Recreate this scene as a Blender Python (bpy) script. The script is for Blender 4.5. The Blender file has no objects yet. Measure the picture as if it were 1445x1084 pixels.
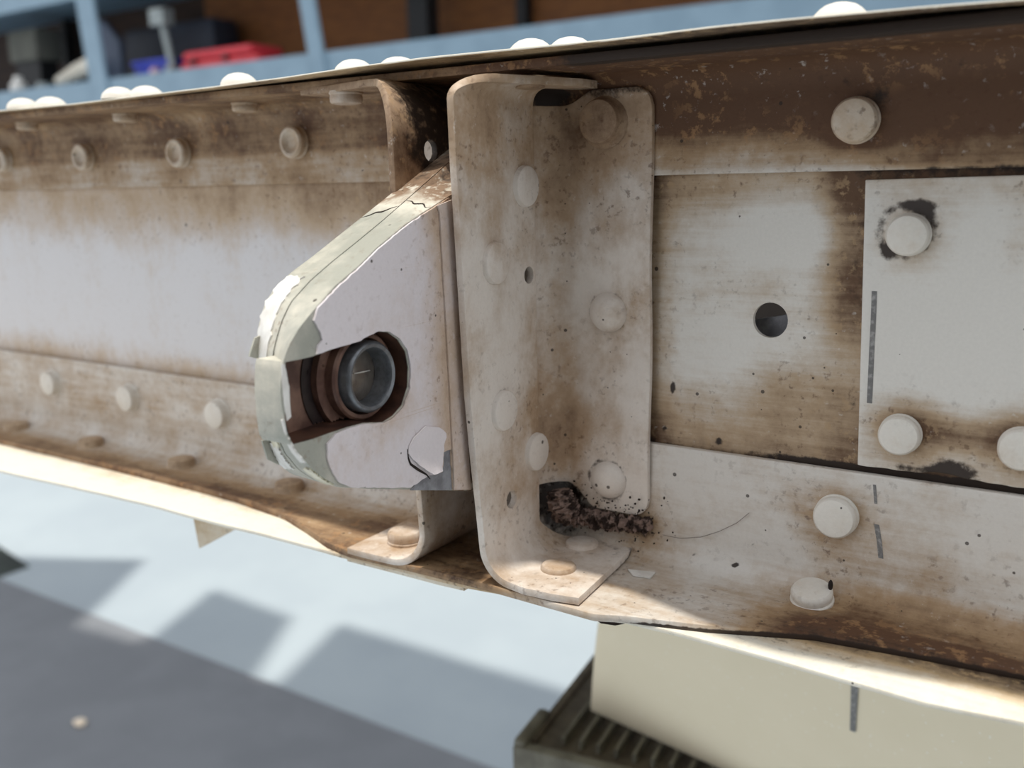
import bpy, bmesh, math, random
import numpy as np
from mathutils import Vector, Matrix, noise as mnoise
from mathutils.geometry import tessellate_polygon

random.seed(7); np.random.seed(7)
S = bpy.context.scene
COL = S.collection

# ------------------------------------------------------------------ camera geometry
# World frame = spar frame: X along the spar, Y away from the viewer (web front face at Y=0), Z up. Metres.
F = 1350.0
PP = np.array([722.5, 542.0])
def _d(x, y):
    v = np.array([x-PP[0], y-PP[1], F]); return v/np.linalg.norm(v)
AX = -_d(-1350, 300)
_b = 6400.0; _a = (F*F-242*_b)/2072
AZ = -np.array([_a, _b, F])/np.linalg.norm([_a, _b, F])
AZ = AZ-AX*(AX@AZ); AZ /= np.linalg.norm(AZ)
AY = np.cross(AZ, AX)
RM = np.array([AX, AY, AZ])
def ray(px, py): return RM@np.array([px-PP[0], py-PP[1], F])
CAM = -ray(900, 430)/F*0.215
def onX(px, py, x): r = ray(px, py); return CAM+(x-CAM[0])/r[0]*r
def onY(px, py, y): r = ray(px, py); return CAM+(y-CAM[1])/r[1]*r
def onZ(px, py, z): r = ray(px, py); return CAM+(z-CAM[2])/r[2]*r

cd = bpy.data.cameras.new('camera'); cam = bpy.data.objects.new('camera', cd); COL.objects.link(cam)
cr, cdn, cf = RM@np.array([1, 0, 0.]), RM@np.array([0, 1, 0.]), RM@np.array([0, 0, 1.])
M = Matrix.Identity(4)
for i in range(3):
    M[i][0], M[i][1], M[i][2], M[i][3] = cr[i], -cdn[i], -cf[i], CAM[i]
cam.matrix_world = M
cd.sensor_width = 36; cd.lens = F/1445*36
cd.clip_start = 0.01; cd.clip_end = 100
cd.dof.use_dof = True; cd.dof.focus_distance = 0.198; cd.dof.aperture_fstop = cd.lens/2.1
S.camera = cam

# ------------------------------------------------------------------ light
W = bpy.data.worlds.new('world'); S.world = W; W.use_nodes = True
bg = W.node_tree.nodes['Background']
bg.inputs[0].default_value = (0.94, 0.97, 1.0, 1); bg.inputs[1].default_value = 1.0
sd = bpy.data.lights.new('sun', 'SUN'); sun = bpy.data.objects.new('sun', sd); COL.objects.link(sun)
sd.energy = 3.2; sd.angle = math.radians(1.7); sd.color = (1.0, 0.955, 0.85)
SUN_DIR = Vector((0.012, 0.075, -1.0)).normalized()
sun.rotation_euler = SUN_DIR.to_track_quat('-Z', 'Y').to_euler(); sun.location = (0, -0.5, 3)
S.view_settings.view_transform = 'Standard'; S.view_settings.look = 'None'
S.view_settings.exposure = 0.2; S.view_settings.gamma = 1.0; S.view_settings.use_curve_mapping = False

# ------------------------------------------------------------------ helpers
def lin(r, g, b):
    f = lambda c: (c/255/12.92) if c/255 <= .04045 else ((c/255+.055)/1.055)**2.4
    return (f(r), f(g), f(b), 1)

class NT:
    def __init__(s, name):
        s.m = bpy.data.materials.new(name); s.m.use_nodes = True
        s.t = s.m.node_tree; s.b = s.t.nodes['Principled BSDF']
    def n(s, typ, **kw):
        nd = s.t.nodes.new(typ)
        for k, v in kw.items(): setattr(nd, k, v)
        return nd
    def l(s, a, b): s.t.links.new(a, b)
    def val(s, sock, v):
        if isinstance(v, (int, float)): sock.default_value = v
        elif isinstance(v, tuple): sock.default_value = v
        else: s.l(v, sock)
    def math(s, op, a, b=0.0, c=None, clamp=False):
        nd = s.n('ShaderNodeMath', operation=op, use_clamp=clamp)
        s.val(nd.inputs[0], a); s.val(nd.inputs[1], b)
        if c is not None: s.val(nd.inputs[2], c)
        return nd.outputs[0]
    def smooth(s, x, lo, hi):
        nd = s.n('ShaderNodeMapRange', interpolation_type='SMOOTHSTEP')
        s.val(nd.inputs['Value'], x); nd.inputs['From Min'].default_value = lo; nd.inputs['From Max'].default_value = hi
        return nd.outputs[0]
    def mix(s, f, a, b):
        nd = s.n('ShaderNodeMix', data_type='RGBA')
        s.val(nd.inputs[0], f); s.val(nd.inputs[6], a); s.val(nd.inputs[7], b)
        return nd.outputs[2]
    def pos(s, scale=(1, 1, 1)):
        g = s.n('ShaderNodeNewGeometry'); mp = s.n('ShaderNodeMapping'); mp.inputs['Scale'].default_value = scale
        s.l(g.outputs['Position'], mp.inputs['Vector']); return mp.outputs[0]
    def noise(s, vec, scale, detail=4, rough=.55, dist=0.0):
        nd = s.n('ShaderNodeTexNoise'); s.l(vec, nd.inputs['Vector'])
        nd.inputs['Scale'].default_value = scale; nd.inputs['Detail'].default_value = detail
        nd.inputs['Roughness'].default_value = rough; nd.inputs['Distortion'].default_value = dist
        return nd.outputs['Fac']
    def attr(s, name):
        nd = s.n('ShaderNodeAttribute', attribute_name=name); return nd.outputs['Fac']
    def bump(s, h, strength=.3, dist=.0003):
        nd = s.n('ShaderNodeBump'); nd.inputs['Strength'].default_value = strength; nd.inputs['Distance'].default_value = dist
        s.l(h, nd.inputs['Height']); s.l(nd.outputs[0], s.b.inputs['Normal'])

def paint(name, clean, tan, brown, crud_shade=lin(44, 30, 21), streak=(1, 1, 1), rough=.42, speck=.12, streak_amt=.5, mottle=.75, fleck=None, bumpy=.28):
    """aged paint: the point attributes grime (tan to brown dirt and painted shade) and crud (black dirt and painted gap shade) say where, noise breaks them up"""
    k = NT(name); P = k.pos()
    g = k.attr('grime_shade'); c = k.attr('crud_shade')
    n1 = k.noise(P, 55, 7, .6); n2 = k.noise(k.pos(streak), 1.0, 6, .65); n3 = k.noise(P, 420, 5, .65); n4 = k.noise(P, 1500, 3, .6)
    gg = k.math('ADD', g, k.math('MULTIPLY', k.math('SUBTRACT', n1, .5), mottle))
    gg = k.math('ADD', gg, k.math('MULTIPLY', k.math('SUBTRACT', n2, .5), streak_amt))
    gg = k.math('ADD', gg, k.math('MULTIPLY', k.math('SUBTRACT', n3, .5), .35))
    col = k.mix(k.math('MULTIPLY', k.smooth(gg, .08, .75), .9), clean, tan)
    col = k.mix(k.math('MULTIPLY', k.smooth(gg, .62, 1.15), .92), col, brown)
    f1 = k.noise(P, 620, 7, .62); f2 = k.noise(P, 95, 5, .6)
    fl = k.math('MULTIPLY', k.smooth(f1, .545, .66), k.math('MULTIPLY', k.smooth(f2, .40, .62), k.smooth(g, -.05, .5)))
    col = k.mix(k.math('MULTIPLY', fl, .62), col, brown)
    lt = k.math('MULTIPLY', k.smooth(k.noise(P, 480, 6, .65), .60, .70), k.smooth(f2, .62, .42))
    col = k.mix(k.math('MULTIPLY', lt, .45), col, clean)
    # small variation of the paint itself
    hv = k.n('ShaderNodeHueSaturation'); k.l(col, hv.inputs['Color'])
    k.l(k.math('ADD', .93, k.math('MULTIPLY', n4, .14)), hv.inputs['Value']); col = hv.outputs[0]
    # worn light scratches where the grime is heavy
    wn = k.noise(P, 330, 8, .68)
    wear = k.math('MULTIPLY', k.smooth(wn, .53, .62), k.math('MULTIPLY', k.smooth(g, .55, .95), k.smooth(k.noise(P, 38, 3), .36, .56)))
    col = k.mix(k.math('MULTIPLY', wear, .75), col, fleck or tan)
    cc = k.math('ADD', c, k.math('MULTIPLY', k.math('SUBTRACT', n3, .5), 1.0))
    cm = k.smooth(cc, .38, .74)
    vo = k.n('ShaderNodeTexVoronoi'); k.l(P, vo.inputs['Vector']); vo.inputs['Scale'].default_value = 480
    sp = k.n('ShaderNodeSeparateColor'); k.l(vo.outputs['Color'], sp.inputs[0])
    spot = k.math('MULTIPLY', k.math('LESS_THAN', vo.outputs['Distance'], k.math('MULTIPLY', k.math('MULTIPLY', sp.outputs[1], sp.outputs[2]), .24)), k.math('LESS_THAN', sp.outputs[0], speck))
    cm = k.math('MAXIMUM', cm, k.math('MULTIPLY', spot, .85))
    col = k.mix(cm, col, crud_shade)
    k.l(col, k.b.inputs['Base Color'])
    k.l(k.math('ADD', rough, k.math('MULTIPLY', k.smooth(gg, .3, 1.0), .3)), k.b.inputs['Roughness'])
    k.bump(k.math('ADD', k.math('ADD', n3, k.math('MULTIPLY', n4, .4)), k.math('MULTIPLY', cm, 1.2)), bumpy, .0003)
    return k.m

def simple(name, c1, c2=None, scale=200, rough=.5, metal=0.0, bump=.15, detail=5, lo=.35, hi=.65, stretch=(1, 1, 1), bd=.0003):
    k = NT(name); n = k.noise(k.pos(stretch), scale, detail, .6)
    k.l(k.mix(k.smooth(n, lo, hi), c1, c2 or c1), k.b.inputs['Base Color'])
    k.b.inputs['Roughness'].default_value = rough; k.b.inputs['Metallic'].default_value = metal
    if bump: k.bump(n, bump, bd)
    return k.m

LIL = lin(224, 217, 214)
M_web = paint('white_paint_right', lin(221, 217, 211), lin(172, 144, 110), lin(84, 54, 32), streak=(45, 300, 700), speck=.16)
M_left = paint('white_paint_left', lin(218, 216, 219), lin(184, 156, 122), lin(110, 78, 48), streak=(100, 100, 28), speck=.03, streak_amt=.5)
M_cap = paint('white_paint_cap', lin(214, 209, 203), lin(160, 127, 86), lin(80, 48, 27), streak=(40, 400, 500), speck=.25, mottle=1.0, fleck=lin(158, 120, 82))
M_brk = paint('white_paint_bracket', lin(222, 213, 205), lin(166, 136, 104), lin(90, 60, 39), streak=(120, 120, 60), speck=.5, mottle=1.25, streak_amt=.7)
M_skin = paint('white_paint_skin', lin(232, 226, 212), lin(190, 160, 118), lin(78, 58, 42), streak=(50, 500, 500), speck=.12)
M_rivet = paint('rivet_paint', lin(224, 219, 211), lin(184, 156, 124), lin(100, 74, 54), streak=(200, 200, 200), speck=.1)
M_lil = paint('lilac_paint', lin(222, 214, 217), lin(190, 164, 140), lin(112, 78, 54), streak=(150, 150, 60), speck=.08, rough=.45, mottle=.9, bumpy=.55)
M_green = paint('green_primer', lin(160, 160, 150), lin(208, 202, 188), lin(118, 88, 62), streak=(200, 200, 60), speck=.1, mottle=1.9)
M_cream = simple('cream_paint', lin(232, 226, 206), lin(200, 192, 168), 260, .45, 0, .4)
M_slot = simple('greasy_brown_metal', lin(128, 98, 84), lin(84, 58, 50), 160, .4, .0, .3)
M_darkgrease = simple('black_grease', lin(44, 32, 32), lin(26, 18, 18), 300, .35, 0, .3)
M_steel = simple('bearing_steel', lin(122, 125, 130), lin(104, 106, 110), 700, .3, .5, .1)
M_bore = simple('dull_bore_steel', lin(126, 118, 110), lin(100, 92, 86), 260, .25, .5, .1)
M_bare = simple('bare_alloy', lin(150, 152, 158), lin(120, 120, 126), 300, .5, .25, .2)
M_dirt = simple('packed_dirt', lin(142, 120, 110), lin(46, 31, 24), 420, .9, 0, .9, lo=.44, hi=.56, bd=.0008)
M_crumb = simple('dark_crumb', lin(44, 30, 22), lin(28, 18, 14), 600, .9)
M_pencil = simple('graphite', lin(112, 110, 110), lin(168, 166, 164), 900, .5, 0, 0, lo=.45, hi=.75)
M_white = simple('white_chip_paint', lin(232, 230, 226), lin(214, 210, 205), 300, .5)
M_card = simple('buff_card', lin(188, 180, 160), lin(178, 169, 149), 40, .85, 0, .1)
M_tray = simple('dark_ribbed_plastic', lin(92, 84, 70), lin(70, 62, 52), 120, .6)
M_trayrim = simple('grey_green_rim', lin(116, 114, 102), lin(94, 91, 80), 120, .6)

root_of = {}
def wpos(o):
    p = Vector((0, 0, 0))
    while o: p = p+o.location; o = o.parent
    return p
def thing(name, label, cat, loc, group=None):
    o = bpy.data.objects.new(name, None); COL.objects.link(o); o.empty_display_size = .02
    o.location = Vector(loc); o['label'] = label; o['category'] = cat
    if group: o['group'] = group
    return o
def tag(o, label, cat, group=None):
    o['label'] = label; o['category'] = cat
    if group: o['group'] = group
    return o
def smooth_mesh(me, ang=35):
    me.polygons.foreach_set('use_smooth', [True]*len(me.polygons)); me.set_sharp_from_angle(angle=math.radians(ang)); me.update()
def link(name, me, mat, parent=None, origin=None, ang=35):
    """link a mesh whose coordinates are world coordinates (or relative to origin)"""
    o = bpy.data.objects.new(name, me); COL.objects.link(o)
    if mat and not me.materials: me.materials.append(mat)
    loc = Vector(origin) if origin is not None else Vector((0, 0, 0))
    if parent: o.parent = parent; loc = loc-wpos(parent)
    o.location = loc
    if me.polygons: smooth_mesh(me, ang)
    return o
def from_bm(name, bm, mat, parent=None, origin=None, ang=35, recalc=True):
    if recalc: bmesh.ops.recalc_face_normals(bm, faces=bm.faces)
    me = bpy.data.meshes.new(name); bm.to_mesh(me); bm.free()
    return link(name, me, mat, parent, origin, ang)
def top(o):
    """give a top-level world-coordinate mesh its own base as origin"""
    me = o.data; co = np.empty(len(me.vertices)*3); me.vertices.foreach_get('co', co); co = co.reshape(-1, 3)
    b = np.array([(co[:, 0].min()+co[:, 0].max())/2, (co[:, 1].min()+co[:, 1].max())/2, co[:, 2].min()])
    me.vertices.foreach_set('co', (co-b).ravel()); me.update(); o.location = o.location+Vector(b); return o
def bake(o, ang=35):
    dg = bpy.context.evaluated_depsgraph_get(); dg.update()
    me = bpy.data.meshes.new_from_object(o.evaluated_get(dg)); me.name = o.name
    o.modifiers.clear(); old = o.data; o.data = me; bpy.data.meshes.remove(old); smooth_mesh(me, ang); return o
def solid(o, t, bevel=.0003, ang=35, offset=-1, even=True):
    m = o.modifiers.new('s', 'SOLIDIFY'); m.thickness = t; m.offset = offset; m.use_even_offset = even
    if bevel:
        b = o.modifiers.new('b', 'BEVEL'); b.width = bevel; b.segments = 2; b.limit_method = 'ANGLE'; b.angle_limit = math.radians(50)
    return bake(o, ang)
def bevel(o, w, seg=2, ang=35):
    b = o.modifiers.new('b', 'BEVEL'); b.width = w; b.segments = seg; b.limit_method = 'ANGLE'; b.angle_limit = math.radians(45)
    return bake(o, ang)
def attrs(o, grime_shade=None, crud_shade=None):
    me = o.data; n = len(me.vertices); co = np.empty(n*3); me.vertices.foreach_get('co', co); co = co.reshape(-1, 3)
    nr = np.empty(n*3); me.vertices.foreach_get('normal', nr); nr = nr.reshape(-1, 3)
    for nm, fn in (('grime_shade', grime_shade), ('crud_shade', crud_shade)):
        if fn is not None and not isinstance(fn, (int, float)) and fn.__code__.co_argcount == 2: fn = (lambda f: lambda c: f(c, nr))(fn)
        v = np.zeros(n) if fn is None else (np.full(n, float(fn)) if isinstance(fn, (int, float)) else fn(co))
        a = me.attributes.get(nm) or me.attributes.new(nm, 'FLOAT', 'POINT')
        a.data.foreach_set('value', v.astype(np.float32))
    return o
def blob(co, c, r, amp):
    c = np.asarray(c); r = np.asarray(r, dtype=float)*np.ones(3)
    return amp*np.exp(-(((co-c)/r)**2).sum(1))
def ring(co, c, r, w, amp):
    return amp*np.exp(-((np.linalg.norm(co-np.asarray(c), axis=1)-r)/w)**2)
def ss(x, a, b):
    t = np.clip((x-a)/(b-a), 0, 1); return t*t*(3-2*t)

def grid_bm(P, holes=()):
    """P[nu][nv] world points -> one sheet; holes = (centre, radius) carved and snapped round"""
    nu, nv = P.shape[:2]; bm = bmesh.new()
    vs = [[bm.verts.new(P[i, j]) for j in range(nv)] for i in range(nu)]
    for i in range(nu-1):
        for j in range(nv-1): bm.faces.new((vs[i][j], vs[i+1][j], vs[i+1][j+1], vs[i][j+1]))
    h = np.linalg.norm(P[1, 0]-P[0, 0])
    for c, r in holes:
        c = Vector(c); kill = []
        for f in bm.faces:
            if (f.calc_center_median()-c).length < r: kill.append(f)
        ed = set(v for f in kill for v in f.verts)
        ks = set(kill)
        bd = [v for v in ed if any(f not in ks for f in v.link_faces)]
        bmesh.ops.delete(bm, geom=kill, context='FACES')
        for v in bd:
            d = v.co-c; v.co = c+d*(r/d.length)
    return bm
def box_bm(lo, hi, bm=None):
    bm = bm or bmesh.new()
    r = bmesh.ops.create_cube(bm, size=1.0)
    for v in r['verts']:
        v.co = Vector([(lo[i]+hi[i])/2+v.co[i]*(hi[i]-lo[i]) for i in range(3)])
    return bm
def obox_bm(o, u, v, w, bm=None):
    """box from corner o along vectors u, v, w"""
    bm = bm or bmesh.new(); o, u, v, w = map(Vector, (o, u, v, w))
    vs = [bm.verts.new(o+u*a+v*b+w*c) for a in (0, 1) for b in (0, 1) for c in (0, 1)]
    for q in ((0, 1, 3, 2), (4, 6, 7, 5), (0, 4, 5, 1), (2, 3, 7, 6), (0, 2, 6, 4), (1, 5, 7, 3)): bm.faces.new([vs[i] for i in q])
    return bm
def lathe_me(name, prof, n=40, closed_ends=True):
    """profile (r, h) turned about +Z"""
    bm = bmesh.new(); rings = []
    for r, h in prof:
        if r < 1e-7: rings.append([bm.verts.new((0, 0, h))])
        else: rings.append([bm.verts.new((r*math.cos(2*math.pi*i/n), r*math.sin(2*math.pi*i/n), h)) for i in range(n)])
    for a, b in zip(rings, rings[1:]):
        for i in range(n):
            j = (i+1) % n
            if len(a) == 1 and len(b) == 1: continue
            if len(a) == 1: bm.faces.new((a[0], b[i], b[j]))
            elif len(b) == 1: bm.faces.new((a[i], a[j], b[0]))
            else: bm.faces.new((a[i], a[j], b[j], b[i]))
    bmesh.ops.recalc_face_normals(bm, faces=bm.faces)
    me = bpy.data.meshes.new(name); bm.to_mesh(me); bm.free(); return me
def put(name, me, mat, parent, pos, normal, scale=1.0, spin=0.0, ang=35):
    o = bpy.data.objects.new(name, me); COL.objects.link(o)
    if not me.materials: me.materials.append(mat)
    smooth_mesh(me, ang)
    o.parent = parent; o.location = Vector(pos)-wpos(parent)
    q = Vector(normal).normalized().to_track_quat('Z', 'Y')
    o.rotation_mode = 'QUATERNION'; o.rotation_quaternion = q @ Matrix.Rotation(spin, 3, 'Z').to_quaternion()
    o.scale = (scale,)*3; return o
def poly_prism_bm(pts, off, bm=None):
    """polygon (list of Vector, maybe concave) thickened by vector off"""
    bm = bm or bmesh.new(); pts = [Vector(p) for p in pts]; off = Vector(off)
    a = [bm.verts.new(p) for p in pts]; b = [bm.verts.new(p+off) for p in pts]; n = len(pts)
    for t in tessellate_polygon([pts]):
        try: bm.faces.new([a[i] for i in t]); bm.faces.new([b[i] for i in reversed(t)])
        except ValueError: pass
    for i in range(n): bm.faces.new((a[i], a[(i+1) % n], b[(i+1) % n], b[i]))
    return bm
def resample(pts, n):
    pts = np.asarray(pts, float); d = np.r_[0, np.cumsum(np.linalg.norm(np.diff(pts, axis=0), axis=1))]
    t = np.linspace(0, d[-1], n); return np.stack([np.interp(t, d, pts[:, i]) for i in range(pts.shape[1])], 1)
def tube_bm(pts, rads, n=10, bm=None, rough=0.0, sc=1.0):
    bm = bm or bmesh.new(); pts = [Vector(p) for p in pts]; prev = None
    rings = []
    for i, p in enumerate(pts):
        t = (pts[min(i+1, len(pts)-1)]-pts[max(i-1, 0)]).normalized()
        s = t.cross(Vector((0, 0, 1))) if abs(t.z) < .9 else t.cross(Vector((1, 0, 0)))
        s.normalize(); u = s.cross(t)
        rg = []
        for k in range(n):
            a = 2*math.pi*k/n; d = s*math.cos(a)+u*math.sin(a)
            r = rads[i] if hasattr(rads, '__len__') else rads
            q = p+d*r
            if rough: q = q+d*rough*mnoise.noise(q*sc)+d*rough*.75*mnoise.noise(q*sc*2.3)+d*rough*.5*mnoise.noise(q*sc*5.1)
            rg.append(bm.verts.new(q))
        rings.append(rg)
    for a, b in zip(rings, rings[1:]):
        for k in range(n): bm.faces.new((a[k], a[(k+1) % n], b[(k+1) % n], b[k]))
    bm.faces.new(rings[0][::-1]); bm.faces.new(rings[-1])
    return bm

# ------------------------------------------------------------------ the setting
FZ = -1.0
M_floor = simple('pale_concrete', lin(163, 173, 180), lin(157, 167, 175), 3, .6, 0, .03)
M_floor_sheet = simple('dark_floor_grey', lin(124, 127, 133), lin(117, 120, 126), 5, .8, 0, .05)
M_wall = simple('dark_workshop_wall', lin(60, 52, 46), lin(48, 40, 36), 3, .9, 0, 0)
M_blue = simple('blue_grey_steel', lin(122, 146, 164), lin(113, 137, 155), 6, .5, 0, 0)
M_ply = simple('brown_plywood', lin(140, 88, 42), lin(120, 72, 34), 8, .7, 0, 0, stretch=(1, 1, 6))
M_ply_shade = simple('shaded_plywood', lin(62, 42, 30), lin(44, 30, 24), 5, .8, 0, 0, stretch=(1, 1, 6))  # darker copy of the plywood: shade inside the shelf put into the colour
M_black = simple('black_plastic', lin(26, 26, 28), lin(20, 20, 24), 10, .6, 0, 0)
o = top(from_bm('floor', box_bm((-9, -1.5, FZ-.05), (4, 6, FZ)), M_floor)); o['kind'] = 'structure'
o = top(from_bm('wall_back', box_bm((-9, 4.4, FZ), (4, 4.5, 3.0)), M_wall)); o['kind'] = 'structure'
o = top(from_bm('light_blocker', box_bm((-.1, -1.46, FZ), (4, -1.36, 1.3)), simple('grey_blocker', lin(120, 118, 114), lin(112, 110, 106), 3, .9, 0, 0))); o['kind'] = 'structure'  # unseen wall behind the camera, added to cut light from the front right
# unseen overhead panels, added to cast the shadow patches on the floor
def over(pxs, h):
    pts = [Vector(onZ(x, y, FZ)) for x, y in pxs]
    return [p-SUN_DIR*((h-FZ)/-SUN_DIR.z) for p in pts]
panels = [((95, 900), (-80, 850), (-40, 785), (205, 790)),
          ((150, 950), (300, 832), (412, 872), (325, 1010)),
          ((345, 1010), (478, 880), (830, 985), (790, 1130))]
panels.append(((-60, 838), (-60, 1500), (1500, 1500), (1500, 1324), (742, 1086), (371, 964)))
for k, q in enumerate(panels):
    o = top(from_bm('shadow_panel' if k == 0 else 'shadow_panel.%03d' % k, poly_prism_bm(over(q, .95), (0, 0, .03)), M_wall)); o['kind'] = 'structure'
o = top(from_bm('dark_floor_sheet', box_bm((-6, .3, FZ), (3, 1.05, FZ+.008)), M_floor_sheet)); bevel(o, .003)  # flat darker grey sheet over the near part of the floor
tag(o, 'dark grey flat sheet lying on the pale floor, lower left', 'mat')
p = onZ(113, 1022, FZ+.01)
bm = bmesh.new(); bmesh.ops.create_icosphere(bm, subdivisions=2, radius=.011)
for v in bm.verts: v.co = Vector((v.co.x*1.3, v.co.y, v.co.z*.55))*(1+.25*mnoise.noise(v.co*120))
o = from_bm('pebble', bm, simple('beige_stone', lin(242, 226, 206), lin(228, 208, 184), 60, .8), origin=(p[0], p[1], FZ+.0135))
tag(o, 'small beige pebble lying on the dark grey floor sheet', 'pebble')
p = onZ(-12, 800, FZ)
o = top(from_bm('door_wedge', poly_prism_bm([(p[0]-.16, p[1]-.06, FZ), (p[0]+.1, p[1]-.06, FZ), (p[0]-.16, p[1]-.06, FZ+.05)], (0, .12, 0)), simple('dark_green_rubber', lin(52, 60, 56), lin(44, 50, 48), 20, .8)))
bevel(o, .004); tag(o, 'dark green wedge on the pale floor at the left edge', 'wedge')

# ------------------------------------------------------------------ the shelf unit behind
SY = 3.5
sh = thing('steel_shelf', 'long blue-grey steel shelf with thin posts and brown plywood back', 'shelf', (-4, SY+.4, FZ))
def P3(px, py, y=SY): return onY(px, py, y)
zt = P3(145, 112)[2]; zu = P3(0, 20)[2]
from_bm('front_beam', box_bm((-8.5, SY, zt-.42), (1.5, SY+.05, zt)), M_blue, sh)
from_bm('shelf_board', box_bm((-8.5, SY+.05, zt-.06), (1.5, SY+.8, zt-.01)), M_blue, sh)
from_bm('upper_beam', box_bm((-8.5, SY, zu), (1.5, SY+.05, zu+.18)), M_blue, sh)
from_bm('upper_board', box_bm((-8.5, SY+.05, zu+.1), (1.5, SY+.8, zu+.15)), M_blue, sh)
for (xt, yt, xb, yb, w) in ((124, 0, 146, 112, 23), (443, 0, 457, 68, 20)):
    a = P3(xb-w/2, yb); b = P3(xb+w/2, yb); t0 = P3(xt-w/2, yt); dx = (t0[0]-a[0])*(zu-zt)/(t0[2]-a[2])
    from_bm('post', obox_bm((a[0], SY-.02, zt-.3), (b[0]-a[0], 0, 0), (0, .022, 0), (dx*(zu+.3-zt)/(zu-zt), 0, zu+.6-zt)), M_blue, sh)
for xs in (3.1, -2.75, -6.8, -8.4):
    from_bm('rear_post', box_bm((xs-.03, SY+.72, FZ), (xs+.03, SY+.78, zu+.1)), M_black, sh) if xs < 1.5 else None
from_bm('leg', box_bm((-8.5, SY, FZ), (-8.42, SY+.06, zt-.4)), M_blue, sh); from_bm('leg', box_bm((1.42, SY, FZ), (1.5, SY+.06, zt-.4)), M_blue, sh)
xw = P3(470, 40, SY+.8)[0]; xl = P3(292, 50, SY+.8)[0]
from_bm('back_panel', box_bm((xl, SY+.8, zt-.4), (1.5, SY+.82, zu+.1)), M_ply, sh)
from_bm('back_panel', box_bm((-8.5, SY+.8, zt-.4), (xl, SY+.82, zu+.1)), M_ply_shade, sh)
a = P3(575, 40, SY+.5); b = P3(603, 40, SY+.5)
from_bm('upright', box_bm((a[0], SY+.5, zt-.01), (b[0], SY+.6, zu+.1)), M_black, sh)
# things on the shelf
IY = SY+.12
def shelf_box(name, x0, x1, ytop, mat, label, cat, dep=.3, y=IY, bev=.02, xm=None):
    a = P3(x0, ytop, y); b = P3(x1, ytop, y)
    z1 = P3((x0+x1)/2, ytop, y)[2]
    r = thing(name, label, cat, ((a[0]+b[0])/2, y+dep/2, zt-.008))
    return r, (a[0], y, zt-.008), (b[0], y+dep, z1)
M_red = simple('red_plastic', lin(216, 66, 76), lin(200, 54, 66), 8, .4, 0, 0)
M_bluep = simple('royal_blue_plastic', lin(34, 54, 170), lin(26, 44, 150), 8, .4, 0, 0)
r, lo, hi = shelf_box('tool_case', 250, 362, 66, M_red, 'red plastic tool case lying on the blue-grey shelf', 'tool case', .28)
lo = (lo[0], lo[1], lo[2]); h = hi[2]-lo[2]
o = from_bm('case_body', box_bm(lo, (hi[0], hi[1], lo[2]+h*.55)), M_red, r); bevel(o, .03)
o = from_bm('case_lid', box_bm((lo[0]+.01, lo[1]+.01, lo[2]+h*.56), (hi[0]-.06, hi[1]-.01, hi[2])), M_red, r); bevel(o, .04, 3)
for t in (.2, .62):
    x = lo[0]+(hi[0]-lo[0])*t
    from_bm('latch', box_bm((x-.02, lo[1]-.012, lo[2]+h*.4), (x+.02, lo[1]+.002, lo[2]+h*.62)), M_black, r)
r, lo, hi = shelf_box('storage_bin', 187, 236, 84, M_bluep, 'royal blue plastic bin beside the red tool case', 'bin', .25)
o = from_bm('bin_body', box_bm(lo, (hi[0], hi[1], hi[2]-.02)), M_bluep, r); bevel(o, .015)
o = from_bm('bin_rim', box_bm((lo[0]-.01, lo[1]-.01, hi[2]-.03), (hi[0]+.01, hi[1]+.01, hi[2])), M_bluep, r); bevel(o, .008)
a = P3(207, 97, SY+.03); z0 = zt-.008
o = put('cloth_ball', lathe_me('cloth_ball', [(0, 0), (.03, .0), (.05, .03), (.045, .06), (.02, .085), (0, .09)], 16), simple('pale_pink_cloth', lin(206, 170, 176), lin(190, 150, 160), 20, .9), None or bpy.data.objects.new('tmp', None), (a[0], IY-.05, z0), (0, 0, 1), .62)
tmp = o.parent; o.parent = None; o.location = (a[0], SY+.085, z0); bpy.data.objects.remove(tmp)
tag(o, 'pale pink crumpled rag in front of the blue bin', 'rag')
# clamp stand
r = thing('clamp_stand', 'silver upright clamp stand between blue bin and red case', 'stand', (P3(241, 95)[0], IY, z0))
c = P3(241, 90, IY); d = P3(228, 26, IY)
M_sil = simple('silver_metal', lin(150, 158, 158), lin(128, 136, 138), 10, .4, .3, 0)
from_bm('stand_base', box_bm((c[0]-.012, IY-.04, z0), (c[0]+.05, IY+.05, z0+.05)), M_sil, r)
from_bm('stand_rod', tube_bm([(c[0]+.015, IY, z0+.05), (d[0], IY, d[2])], .022), M_sil, r)
from_bm('clamp_head', box_bm((d[0]-.06, IY-.04, d[2]-.04), (d[0]+.06, IY+.04, d[2]+.05)), M_sil, r)
# dark machine behind it
r, lo, hi = shelf_box('dark_cabinet', 172, 300, 34, M_black, 'dark navy cabinet standing behind the blue bin', 'cabinet', .2, SY+.5)
M_navy = simple('dark_navy', lin(40, 46, 60), lin(30, 34, 48), 6, .6, 0, 0)
o = from_bm('cabinet_body', box_bm(lo, hi), M_navy, r); bevel(o, .02)
from_bm('cabinet_door', box_bm((lo[0]+.04, lo[1]-.015, lo[2]+.04), ((lo[0]+hi[0])/2, lo[1]+.002, hi[2]-.04)), M_navy, r)
# blue-grey plate leaning by the post
a = P3(138, 30, IY+.1); b = P3(168, 58, IY+.1)
o = top(from_bm('steel_plate', poly_prism_bm([(a[0], IY+.1, z0), (b[0], IY+.1, z0), (b[0], IY+.1, b[2]), (a[0]+.05, IY+.1, a[2]), (a[0], IY+.1, a[2])], (0, .03, 0)), simple('slate_blue', lin(72, 84, 106), lin(62, 74, 96), 6, .6, 0, 0)))
tag(o, 'slate blue plate standing just right of the left shelf post', 'plate')
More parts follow.
